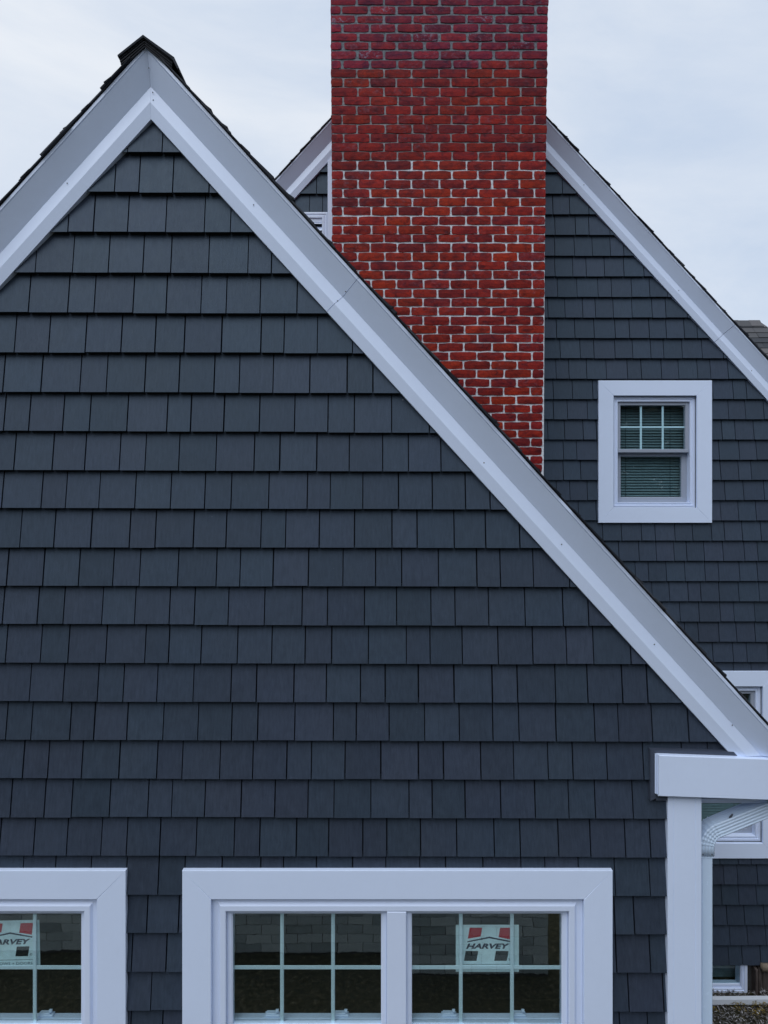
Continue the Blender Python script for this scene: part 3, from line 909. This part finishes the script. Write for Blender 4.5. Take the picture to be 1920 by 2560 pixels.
for ri, yb in enumerate(REAR):
    zb0 = PZ(yb, Y2 - .018); zt0 = zprev + .012
    x = -1.2 - .06 * ((ri * 5) % 7); k = (ri * 3) % 8
    while x < 4.4:
        w = W_PAT[k % 8] * rnd.uniform(.96, 1.04); k += 1
        a, c = x, x + w; x = c
        pxa, pxc = CX + a / (Y2 - .01 + D) * F, CX + c / (Y2 - .01 + D) * F
        yt = CY - (zt0 - H) / (Y2 - .01 + D) * F
        rake_y = 100 + (pxc - 361) * 1.097                     # wing roof edge in front of it
        vis = (yt < rake_y and (pxc > 1352 or pxa < 822)) or (pxc > 1784 and yt > 1990)
        near = yt < rake_y + 330 or pxc > 1600
        if pxa > 1922: vis = False
        if not (vis or near): continue
        if 845 < pxa and pxc < 1335: continue                  # behind the chimney
        gg = rnd.uniform(.0020, .0036); dz = rnd.uniform(-.0012, .0012)
        r = [(a + gg, c - gg, zb0 + dz, zt0)]
        for h in sh2: r = [q for t_ in r for q in rect_minus(t_, h)]
        shingle(rwall, Y2, r, pl2, zb0 + dz, zt0, None if vis else stuff2)
    zprev = zb0
stuff2.obj('shingle_field', M['siding'], rwall, kind='stuff')

th2 = math.atan(T2)
sm2 = (PX(1785, Y2 - .02) - AP2[0]) / math.cos(th2)
par2 = {}
for nme in PROFILE:
    a = rake_piece(nme, AP2, T2, 1, Y2, None, sm2, house)
    rake_piece(nme, AP2, T2, 1, Y2, sm2 + .0035, 7.2, house, grow=.0012)
    rake_piece(nme, AP2, T2, -1, Y2, None, 7.2, house)
    par2[nme] = a
for px, py in ((1460, 462), (1697, 726), (1879, 927), (1818, 836)): nail(px, py, Y2 - .0385, par2['frieze_board'], .004)
for a in (1, -1): roof2 = roof_side('roof', AP2, T2, a, Y2 - .093, Y2 + 7.0, 7.25, house, seed=11 + a, expo=.135)

b = MB(); b.box(5.2, 5.3, Y2 + .1, Y2 + 7, 0, 3.2); b.obj('side_wall', M['siding'], house)
b = MB(); b.box(-4.4, -4.3, Y2 + .1, Y2 + 7, 0, 3.2); b.obj('side_wall', M['siding'], house)
b = MB(); b.box(-4.4, 5.3, Y2 + 6.9, Y2 + 7, 0, 3.2); b.obj('rear_wall', M['siding'], house)
b = MB()
for r in rect_minus((-4.4, 5.3, -.05, zsb - .021), BW):
    if r[1] <= PX(1889, Y2) + .001 or True: b.box(r[0], r[1], Y2 + .03, Y2 + .2, r[2], r[3])
b.obj('foundation', M['concrete'], house)
b = MB(); b.box(-2.5, 3.4, Y2 + 1.6, Y2 + 1.66, 0, 4.6); pl = b.obj('room_partition', M['interior'], house)
# white board between chimney and siding
b = MB(); b.prism_y([(PX(819.3, yc), PZ(660, yc)), (PX(845, yc), PZ(660, yc)), (PX(845, yc), PZ(374, yc)), (PX(819.3, yc), PZ(402, yc))], Y2 - .034, Y2); b.obj('chimney_trim_board', M['trim'], house)

# gable vent: frame and separate louvre slats
mb = ring(MB(), VN, [(0, Y2), (0, Y2 - .028), (.014, Y2 - .030), (.018, Y2 - .024), (.028, Y2 - .024), (.032, Y2 - .030), (.048, Y2 - .030), (.050, Y2 - .010), (.050, Y2 + .02)])
vent = mb.obj('gable_vent', M['vinyl'], house)
z = VN[2] + .052
while z < VN[3] - .09:
    v = []
    for xx in (VN[0] + .0505, VN[1] - .0505):
        v += [(xx, Y2 - .022, z), (xx, Y2 - .020, z + .006), (xx, Y2 + .016, z + .050), (xx, Y2 + .018, z + .044)]
    mobj('louvre_slat', v, [[0, 4, 5, 1], [1, 5, 6, 2], [2, 6, 7, 3], [3, 7, 4, 0], [0, 1, 2, 3], [7, 6, 5, 4]], M['vinyl'], vent)
    z += .058
b = MB(); b.box(VN[0] + .0505, VN[1] - .0505, Y2 - .0185, Y2 + .012, VN[3] - .085, VN[3] - .0505); b.obj('louvre_head', M['vinyl'], vent)

FP2 = [(0.0, .0117), (0.0, .006), (.012, .006), (.014, .002), (.024, .002), (.026, .008), (.034, .008), (.038, .002), (.046, .002), (.048, .03), (.048, .09)]


def rear_window(r, zmeet, grid, name='window'):
    rect = inn(r, CW2)
    fr = ring(MB(), rect, [(i, Y2 + y) for i, y in FP2]).obj(name, M['vinyl'], house)
    casing(fr, r, CW2, Y2 - .008, Y2 - .033, M['casing'])
    q = inn(rect, .048); e = .0006
    up = ring(MB(), (q[0] + e, q[1] - e, zmeet - .018, q[3] - e), [(0, Y2 + .06), (0, Y2 + .020), (.026, Y2 + .020), (.030, Y2 + .026), (.030, Y2 + .06)]).obj('upper_sash', M['sash'], fr)
    lo = ring(MB(), (q[0] + e, q[1] - e, q[2] + e, zmeet), [(0, Y2 + .10), (0, Y2 + .062), (.040, Y2 + .062), (.046, Y2 + .068), (.046, Y2 + .10)]).obj('lower_sash', M['sash'], fr)
    MB().cbox(q[0] + .003, q[1] - .003, Y2 + .012, Y2 + .0195, zmeet - .016, zmeet + .014, .003).obj('meeting_rail', M['sash'], up)
    pane(up, q[0] + .028, q[1] - .028, zmeet, q[3] - .028, Y2 + .034, M['glass_far'])
    pane(lo, q[0] + .044, q[1] - .044, q[2] + .044, zmeet - .03, Y2 + .076, M['glass_far'])
    if grid:
        for px in (1602, 1656.5):
            xm = PX(px, Y2 + .045)
            MB().cbox(xm - .009, xm + .009, Y2 + .040, Y2 + .046, zmeet + .011, q[3] - .029, .002).obj('muntin', M['muntin'], up)
        zm = PZ(1068, Y2 + .045)
        MB().cbox(q[0] + .029, q[1] - .029, Y2 + .0412, Y2 + .0448, zm - .008, zm + .008, .001).obj('muntin', M['muntin'], up)
    return q


def blind(q, label, z0, z1, y=Y2 + .13):
    o = empty('window_blind', ((q[0] + q[1]) / 2, y, z0)); tag(o, label, 'blind', 'blinds behind the panes')
    b = MB(); z = z0
    while z < z1 - .01:
        v = []
        for xx in (q[0] - .03, q[1] + .03): v += [(xx, y - .009, z), (xx, y - .0087, z + .0014), (xx, y + .009, z + .0225), (xx, y + .0093, z + .0213)]
        b.add(v, [[0, 4, 5, 1], [1, 5, 6, 2], [2, 6, 7, 3], [3, 7, 4, 0], [0, 1, 2, 3], [7, 6, 5, 4]]); z += .0245
    b.obj('slats', M['blind'], o, kind='stuff')
    c = MB()
    for fx in (.17, .80): 
        xx = q[0] + (q[1] - q[0]) * fx; c.box(xx - .0012, xx + .0012, y - .013, y - .011, z0, z1)
    c.obj('cords', M['backing'], o)
    MB().box(q[0] - .03, q[1] + .03, y - .012, y + .02, z1, z1 + .03).obj('head_rail', M['blind'], o)


qU = rear_window(UW, PZ(1127, Y2 + .02), True)
blind(qU, 'drawn dark blind with thin slats behind the small square-cased window beside the chimney', qU[2] - .02, qU[3] + .02)
zmL = PZ(1960, Y2 + .02)
qL = rear_window(LW, zmL, False)
blind(qL, 'half-raised blind behind the lower window next to the downspout', PZ(2068, Y2 + .13), qL[3] + .02)

# basement window under the siding
bm = ring(MB(), BW, [(0, Y2 + .10), (0, Y2 - .004), (.026, Y2 - .006), (.030, Y2 + .004), (.034, Y2 - .001), (.044, Y2 - .001), (.047, Y2 + .010), (.054, Y2 + .008), (.056, Y2 + .10)])
bw = bm.obj('basement_window', M['vinyl'], house)
MB().cbox(BW[0] + .057, BW[1] - .057, Y2 + .012, Y2 + .03, BW[2] + .0565, BW[2] + .078, .003).obj('sash_rail', M['vinyl'], bw)
pane(bw, BW[0] + .057, BW[1] - .057, BW[2] + .079, BW[3] - .057, Y2 + .02, M['glass_far'])
MB().box(BW[0], BW[1], Y2 + .21, Y2 + .22, BW[2], BW[3]).obj('window_well', M['blind'], bw)
# skirting boards and a stone in the foundation gap
for i, (a, c, yy) in enumerate(((1889.5, 1896, -.05), (1897, 1907, -.02), (1907.6, 1925, -.024), (1926, 1950, -.02))):
    x0, x1 = PX(a, Y2 + yy), PX(c, Y2 + yy)
    MB().cbox(x0, x1, Y2 + yy, Y2 + .028, 0.02, zsb - .022, .004).obj('skirting_board', M['wood'], house)
MB().box(PX(1869, Y2), PX(1889, Y2), Y2 + .022, Y2 + .029, 0.0, zsb - .021).obj('opening_shade_sheet', M['interior'], house)  # flat dark sheet, the shade of the opening put into its colour

# ------------------------------------------------------------------ chimney
YC = 2.222
LINES = [-7.6, 15.2, 37.6, 59.7, 82.5, 104.9, 126.6, 150, 172.9, 195.3, 218, 241.6, 264, 287.5, 311, 334.5, 357, 379.7, 402, 426, 448.5, 472, 494.8, 517, 540, 563, 586,
         607, 630.7, 653.5, 676, 698.4, 721.9, 744.7, 767, 789.5, 812.7, 835, 856.8, 879, 901, 923.7, 946, 967.8, 989.5, 1011, 1032, 1053.5, 1074.5, 1095.5, 1117, 1139, 1160, 1181, 1202, 1223, 1244]
LINES = [-7.6 - 22.8 * k for k in range(8, 0, -1)] + LINES + [1244 + 21.2 * k for k in range(1, 66)]
R0 = 8                                                   # index of the first course in the picture
FULL = [893.3, 961, 1029.7, 1097, 1165, 1233, 1300]
SHORT = [857, 925.5, 992.8, 1059.7, 1128.4, 1197, 1266.5, 1336]
def ledge(y): return 827 + y * 4 / 600.0 if y < 600 else 831.0
def redge(y): return 1370 - min(y, 1250) * 16 / 1180.0
zlo, zm1, zm2, zhi = PZ(1244, YC), PZ(402, YC), PZ(172.9, YC), PZ(LINES[0], YC)


def core(y0, y1, m, name, parent, ins=.004):
    v = []
    for py in (y1, y0):
        xl, xr = P(ledge(py), 0, YC)[0] + ins, P(redge(py), 0, YC)[0] - ins; z = PZ(py, YC)
        v += [(xl, YC + .0015, z), (xr, YC + .0015, z), (xr, Y2 + .5, z), (xl, Y2 + .5, z)]
    return mobj(name, v, [[0, 3, 2, 1], [4, 5, 6, 7], [0, 1, 5, 4], [1, 2, 6, 5], [2, 3, 7, 6], [3, 0, 4, 7]], m, parent)


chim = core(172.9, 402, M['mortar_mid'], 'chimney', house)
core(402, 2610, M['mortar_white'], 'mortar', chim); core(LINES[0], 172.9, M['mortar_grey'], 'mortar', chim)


def brick_mesh(x0, x1, z0, z1, y, r, rough=.0022):
    nx, nzv = 5, 2
    v, f = [], []; idx = {}
    for j in range(nzv + 1):
        for i in range(nx + 1):
            x = x0 + (x1 - x0) * i / nx; z = z0 + (z1 - z0) * j / nzv
            ex = i in (0, nx); ez = j in (0, nzv)
            if ex: x += r.uniform(-rough, rough)
            if ez: z += r.uniform(-rough, rough)
            if ex and ez:
                x += (.0035 if i == 0 else -.0035); z += (.003 if j == 0 else -.003)
            out = (.0045 if (ex or ez) else .0065) + r.uniform(-.0008, .0008)
            idx[i, j] = len(v); v.append((x, y - out, z))
    for j in range(nzv):
        for i in range(nx): f.append([idx[i, j], idx[i + 1, j], idx[i + 1, j + 1], idx[i, j + 1]])
    per = [(i, 0) for i in range(nx)] + [(nx, j) for j in range(nzv)] + [(i, nzv) for i in range(nx, 0, -1)] + [(0, j) for j in range(nzv, 0, -1)]
    b0 = len(v)
    for p in per:
        q = v[idx[p]]; v.append((q[0], y + .012, q[2]))
    for k in range(len(per)):
        k2 = (k + 1) % len(per); f.append([idx[per[k2]], idx[per[k]], b0 + k, b0 + k2])
    return v, f


cnt = 0
bst = MB()
cand = []
for ri in range(len(LINES) - 1):
    yt, yb = LINES[ri], LINES[ri + 1]; row = ri - R0
    top = row <= 7; mid = 7 < row <= 17
    le, re_ = ledge((yt + yb) / 2), redge((yt + yb) / 2)
    js = FULL if row % 2 == 0 else SHORT
    sc = (re_ - le) / (1366.0 - 829.0)
    xs = [le] + [le + (j - 829.0) * sc + rnd.uniform(-2.2, 2.2) for j in js] + [re_]
    gv = 2.9 if top else (1.5 if mid else 1.6); gh = 2.2 if top else (1.3 if mid else 1.4)
    dj = rnd.uniform(-.5, .5)
    for i, (a, c) in enumerate(zip(xs[:-1], xs[1:])):
        ga = gv * rnd.uniform(.7, 1.25) if i else 0.0; gc = gv * rnd.uniform(.7, 1.25) if i < len(xs) - 2 else 0.0
        x0, x1 = P(a + ga, 0, YC)[0], P(c - gc, 0, YC)[0]
        tl = rnd.uniform(-.5, .5) + dj
        z0, z1_ = PZ(yb - gh + tl, YC), PZ(yt + gh + tl, YC)
        edge = rnd.uniform(-.003, .003)
        if i == 0: x0 += edge - .002
        if i == len(xs) - 2: x1 += edge + .002
        y = YC + rnd.uniform(-.002, .002)
        v, f = brick_mesh(x0, x1, z0, z1_, y, rnd)
        if top and not (row == 7 and (i == 0 or a > 1190)):
            base = rnd.choice([(.205, .012, .034), (.18, .011, .036), (.22, .013, .030), (.165, .012, .038)]); al = rnd.choice([.95, .95, .9, .75, .15 if rnd.random() < .5 else .8])
        else:
            base = rnd.choice([(.225, .013, .014), (.20, .012, .016), (.24, .016, .012), (.185, .011, .017), (.26, .018, .011), (.215, .013, .017), (.16, .011, .020), (.215, .014, .013)])
            al = rnd.choice([1, 1, 1, .95, .9, .8])
        k = rnd.uniform(.68, .98)
        warm = 1.14 if row > 17 else 1.0
        col = (base[0] * k * warm, base[1] * k * warm * warm, base[2] * k * .92, al)
        # how much of this brick shows above the wing's roof edge and below the top of the picture
        seen = 0
        for u in (.05, .3, .5, .7, .95):
            for w in (.1, .5, .9):
                bx_, by_ = a + (c - a) * u, yt + (yb - yt) * w
                if by_ > 0 and by_ < 112 + (bx_ - 361) * 1.097: seen += 1
        cand.append((seen / 15 * (c - a) * (yb - yt), v, f, col, top))
order = sorted((i for i in range(len(cand)) if cand[i][0] > 0), key=lambda i: -cand[i][0])
keep = set(order[:320])
nred = 0; rest = []
for i, (ar, v, f, col, top) in enumerate(cand):
    if i in keep: mobj('brick', v, f, M['brick'], chim, color=col)
    else: rest.append((top, v, f))
for top, v, f in sorted(rest, key=lambda q: q[0]):
    bst.add(v, f)
    if not top: nred = len(bst.f)
npink = len(bst.f)
# bricks of the two flanks, seen only from further aside
for side in (0, 1):
    for ri in range(len(LINES) - 1):
        yt, yb = LINES[ri], LINES[ri + 1]
        xw = P(ledge((yt + yb) / 2) if side == 0 else redge((yt + yb) / 2), 0, YC)[0]
        y = YC + .012; first = .10 if ri % 2 else .20
        while y < Y2 + .3:
            y1_ = y + first; first = .205
            z0, z1_ = PZ(yb - 1.8, YC), PZ(yt + 1.8, YC)
            if side == 0: bst.box(xw - .002, xw + .02, y + .004, y1_ - .004, z0, z1_)
            else: bst.box(xw - .02, xw + .002, y + .004, y1_ - .004, z0, z1_)
            y = y1_
o = bst.obj('brick_field', [M['brick_red'], M['brick_pink']], chim, kind='stuff')
for i, p in enumerate(o.data.polygons): p.material_index = 1 if nred <= i < npink else 0
zc = zhi
xl, xr = P(ledge(LINES[0]), 0, YC)[0], P(redge(LINES[0]), 0, YC)[0]
MB().cbox(xl - .05, xr + .05, YC - .05, Y2 + .55, zc + .0005, zc + .09, .01).obj('chimney_cap', M['mortar_grey'], chim)

# ------------------------------------------------------------------ roof peak of the building beyond
YD = 8.4
dor = empty('rear_house', (PX(1860, YD), YD, 0)); tag(dor, 'roof peak with weathered grey asphalt shingles showing beyond the sloping white rake', 'house')
zr = PZ(806, YD); xr0, xr1 = PX(1780, YD), PX(1895, YD)
pitch = math.tan(math.radians(50)); nrow = 12; ex = .135
b = MB()
def rp(x, s, o=0.0):   # point on the roof plane facing the camera: s metres down the slope, o proud
    c, sn = math.cos(math.radians(50)), math.sin(math.radians(50))
    return (x, YD - s * c - o * sn, zr - s * sn + o * c)
LEN = nrow * ex
hip = .62
b.add([rp(xr0, 0), rp(xr1, 0), rp(xr1 + LEN * hip, LEN), rp(xr0, LEN), (xr0, YD + 1.2, zr - 1.4), (xr1 + LEN * hip, YD + 1.2, zr - 1.4), (xr0, YD + .02, zr - .004), (xr1, YD + .02, zr - .004)],
      [[3, 2, 1, 0], [0, 1, 7, 6], [6, 7, 5, 4], [1, 2, 5, 7]])
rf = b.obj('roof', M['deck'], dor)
mobj('gable_end', [rp(xr0 + .004, .02), rp(xr0 + .004, LEN), (xr0 + .004, YD + 1.15, zr - 1.4), (xr0 + .004, YD + .02, zr - .02)], [[0, 1, 2, 3]], M['siding'], dor)
r4 = random.Random(21)
for k in range(nrow):
    x = xr0 + r4.uniform(-.15, 0)
    s0, s1 = k * ex, (k + 1) * ex + .02
    xe = xr1 + s1 * hip
    while x < xe:
        w = r4.uniform(.16, .36); x2 = min(x + w, xe + .01)
        if x2 - x < .03: break
        oo = r4.uniform(.012, .020); ob = r4.uniform(.001, .002)
        xa_, xb_ = max(x, xr0), x2 - .004
        if xb_ > xa_:
            q = [rp(xa_, s0, .004), rp(min(xb_, xr1 + s0 * hip + .02), s0, .004), rp(xb_, s1, oo), rp(xa_, s1, oo), rp(xb_, s1, ob), rp(xa_, s1, ob), rp(min(xb_, xr1 + s0 * hip + .02), s0, -.004)]
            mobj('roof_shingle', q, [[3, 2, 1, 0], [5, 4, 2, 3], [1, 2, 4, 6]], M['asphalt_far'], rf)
        x = x2
for k in range(4):
    xa_, xb_ = xr0 + k * .2, min(xr0 + (k + 1) * .2 + .03, xr1 + .03)
    if xb_ - xa_ < .05: continue
    up = .022 + .004 * (k % 2)
    q = [rp(xa_, .13, up), rp(xb_, .13, up), (xb_, YD, zr + up + .012), (xa_, YD, zr + up + .012), (xb_, YD + .1, zr - .08), (xa_, YD + .1, zr - .08), rp(xa_, .13, .003), rp(xb_, .13, .003)]
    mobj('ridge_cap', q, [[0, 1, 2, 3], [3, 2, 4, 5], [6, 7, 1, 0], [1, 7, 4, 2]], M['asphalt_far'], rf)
MB().box(xr0 + .02, xr1 + LEN * hip - .1, YD - LEN * math.cos(math.radians(50)) + .12, YD + 1.1, 0, zr - LEN * math.sin(math.radians(50)) - .02).obj('wall', M['siding'], dor)

# ------------------------------------------------------------------ litter, moss, plank, stones beside the basement window
r5 = random.Random(5)
bl = MB(); mo = MB()
for i in range(9000):
    x, y = r5.uniform(2.2, 4.0), r5.uniform(1.9, Y2 + .02)
    z = .10 + .035 * r5.random() + .03 * mnoise.noise((x * 5, y * 5, 0))
    a = r5.uniform(0, 6.283); l = r5.uniform(.012, .04); w = r5.uniform(.0015, .005); p = r5.uniform(-.5, .6)
    dx, dy, dz = math.cos(a) * l, math.sin(a) * l, math.sin(p) * l
    nx_, ny_ = -math.sin(a) * w, math.cos(a) * w
    m_ = (x + dx * .5, y + dy * .5, z + dz * .5 + l * .15)
    bl.add([(x - nx_, y - ny_, z), (x + nx_, y + ny_, z), (m_[0] + nx_, m_[1] + ny_, m_[2]), (m_[0] - nx_, m_[1] - ny_, m_[2]), (x + dx, y + dy, z + dz)],
           [[0, 1, 2, 3], [3, 2, 4]])
o = bl.obj('leaf_litter', M['litter']); tag(o, 'dry brown leaf and needle litter heaped below the basement window', 'leaf litter', kind='stuff')
for c in range(11):
    cx_, cy_ = r5.uniform(2.5, 3.6), r5.uniform(2.60, 2.74)
    for i in range(70):
        x, y = cx_ + r5.gauss(0, .025), cy_ + r5.gauss(0, .025)
        z = .135 + .03 * max(0, 1 - (abs(x - cx_) + abs(y - cy_)) / .06); a = r5.uniform(0, 6.283); l = r5.uniform(.006, .016)
        mo.add([(x - .003, y, z), (x + .003, y, z), (x + math.cos(a) * l, y + math.sin(a) * l, z + l * r5.uniform(.2, 1))], [[0, 1, 2]])
o = mo.obj('moss', M['moss']); tag(o, 'yellow green moss tufts growing among the dry litter', 'moss', kind='stuff')
pk = MB(); zp = .135
v = []; f = []
for i in range(13):
    x = 2.0 + i * .2; yy = 2.74 + .006 * math.sin(i * 1.3) - .012 * i * .2; zz = zp + .004 * math.sin(i * .9)
    v += [(x, yy, zz), (x, yy, zz + .042), (x, yy + .035, zz + .05), (x, yy + .035, zz)]
for i in range(12):
    for j in range(4): f.append([i * 4 + (j + 1) % 4, i * 4 + j, (i + 1) * 4 + j, (i + 1) * 4 + (j + 1) % 4])
f += [[0, 1, 2, 3], [51, 50, 49, 48]]
o = mobj('trim_plank', v, f, mat_paint('weathered_white_plank', (0.60, 0.64, 0.70), .5, .1, .35)); tag(o, 'weathered white plank lying on the litter in front of the basement window', 'plank')
# stone
st = bpy.data.meshes.new('stone')
sv_, sf = [], []
sx0, sx1 = PX(1904, Y2 - .06), PX(1936, Y2 - .06); sz0, sz1 = PZ(2431, Y2 - .06), PZ(2413.5, Y2 - .06)
v = []
for (i, j, k) in [(i, j, k) for k in (0, 1, 2) for j in (0, 1, 2) for i in (0, 1, 2, 3)]:
    sh = .82 if (k in (0, 2)) or (j == 0) else 1.0
    x = (sx0 + sx1) / 2 + (i / 3 - .5) * (sx1 - sx0) * sh; y = Y2 - .06 + j * .018 + (.004 if k != 1 else 0); z = sz0 + k / 2 * (sz1 - sz0)
    v.append((x + r5.uniform(-.003, .003), y, z + r5.uniform(-.002, .002)))
def sid(i, j, k): return k * 12 + j * 4 + i
f = []
for k in range(2):
    for i in range(3): f += [[sid(i, 0, k), sid(i + 1, 0, k), sid(i + 1, 0, k + 1), sid(i, 0, k + 1)], [sid(i + 1, 2, k), sid(i, 2, k), sid(i, 2, k + 1), sid(i + 1, 2, k + 1)]]
    for j in range(2): f += [[sid(0, j + 1, k), sid(0, j, k), sid(0, j, k + 1), sid(0, j + 1, k + 1)], [sid(3, j, k), sid(3, j + 1, k), sid(3, j + 1, k + 1), sid(3, j, k + 1)]]
for i in range(3):
    for j in range(2): f += [[sid(i, j + 1, 0), sid(i + 1, j + 1, 0), sid(i + 1, j, 0), sid(i, j, 0)], [sid(i, j, 2), sid(i + 1, j, 2), sid(i + 1, j + 1, 2), sid(i, j + 1, 2)]]
mobj('foundation_stone', v, f, M['stone'], house, smooth=True)

# ------------------------------------------------------------------ low wall mirrored in the glass; unseen trees added to darken the panes
yw = -3.34
lw = empty('block_wall', (0, yw, 0)); tag(lw, 'low pale block wall across the lawn, mirrored in the window panes', 'wall')
MB().box(-5.0, 1.50, yw - .22, yw - .008, -.05, .86).obj('wall_core', M['concrete'], lw)
for k in range(9):
    x = -4.98 - (.14 if k % 2 else 0); z = .02 + k * .087
    while x < 1.5:
        x2 = min(x + 0.24, 1.50); xa_ = max(x, -5.0)
        if x2 - xa_ > .03:
            MB().cbox(xa_ + .003, x2 - .003, yw - .3, yw - .001 + r5.uniform(-.004, .004), z + .003, z + .084, .0).obj('block', M['block'], lw)
        x += 0.24
tl = MB()
for i in range(26000):
    a = r5.uniform(-1.25, 1.25); rr = r5.uniform(24, 31); x = math.sin(a) * rr; y = -math.cos(a) * rr - 2
    hmax = 10 + 3 * mnoise.noise((x * .14, y * .14, 3))
    z = hmax * (r5.random() ** .8); s = r5.uniform(.25, .6)
    q = Vector((r5.gauss(0, 1), r5.gauss(0, 1), r5.gauss(0, 1))).normalized(); w = q.orthogonal().normalized() * s; u = q.cross(w).normalized() * s * .6
    c = Vector((x, y, z)); tl.add([c - w, c + u * .8, c + w, c - u], [[0, 1, 2, 3]])
o = tl.obj('added_tree_line', M['leaf']); tag(o, 'dark trees added out of view across the lawn to darken the panes', 'trees', kind='stuff')
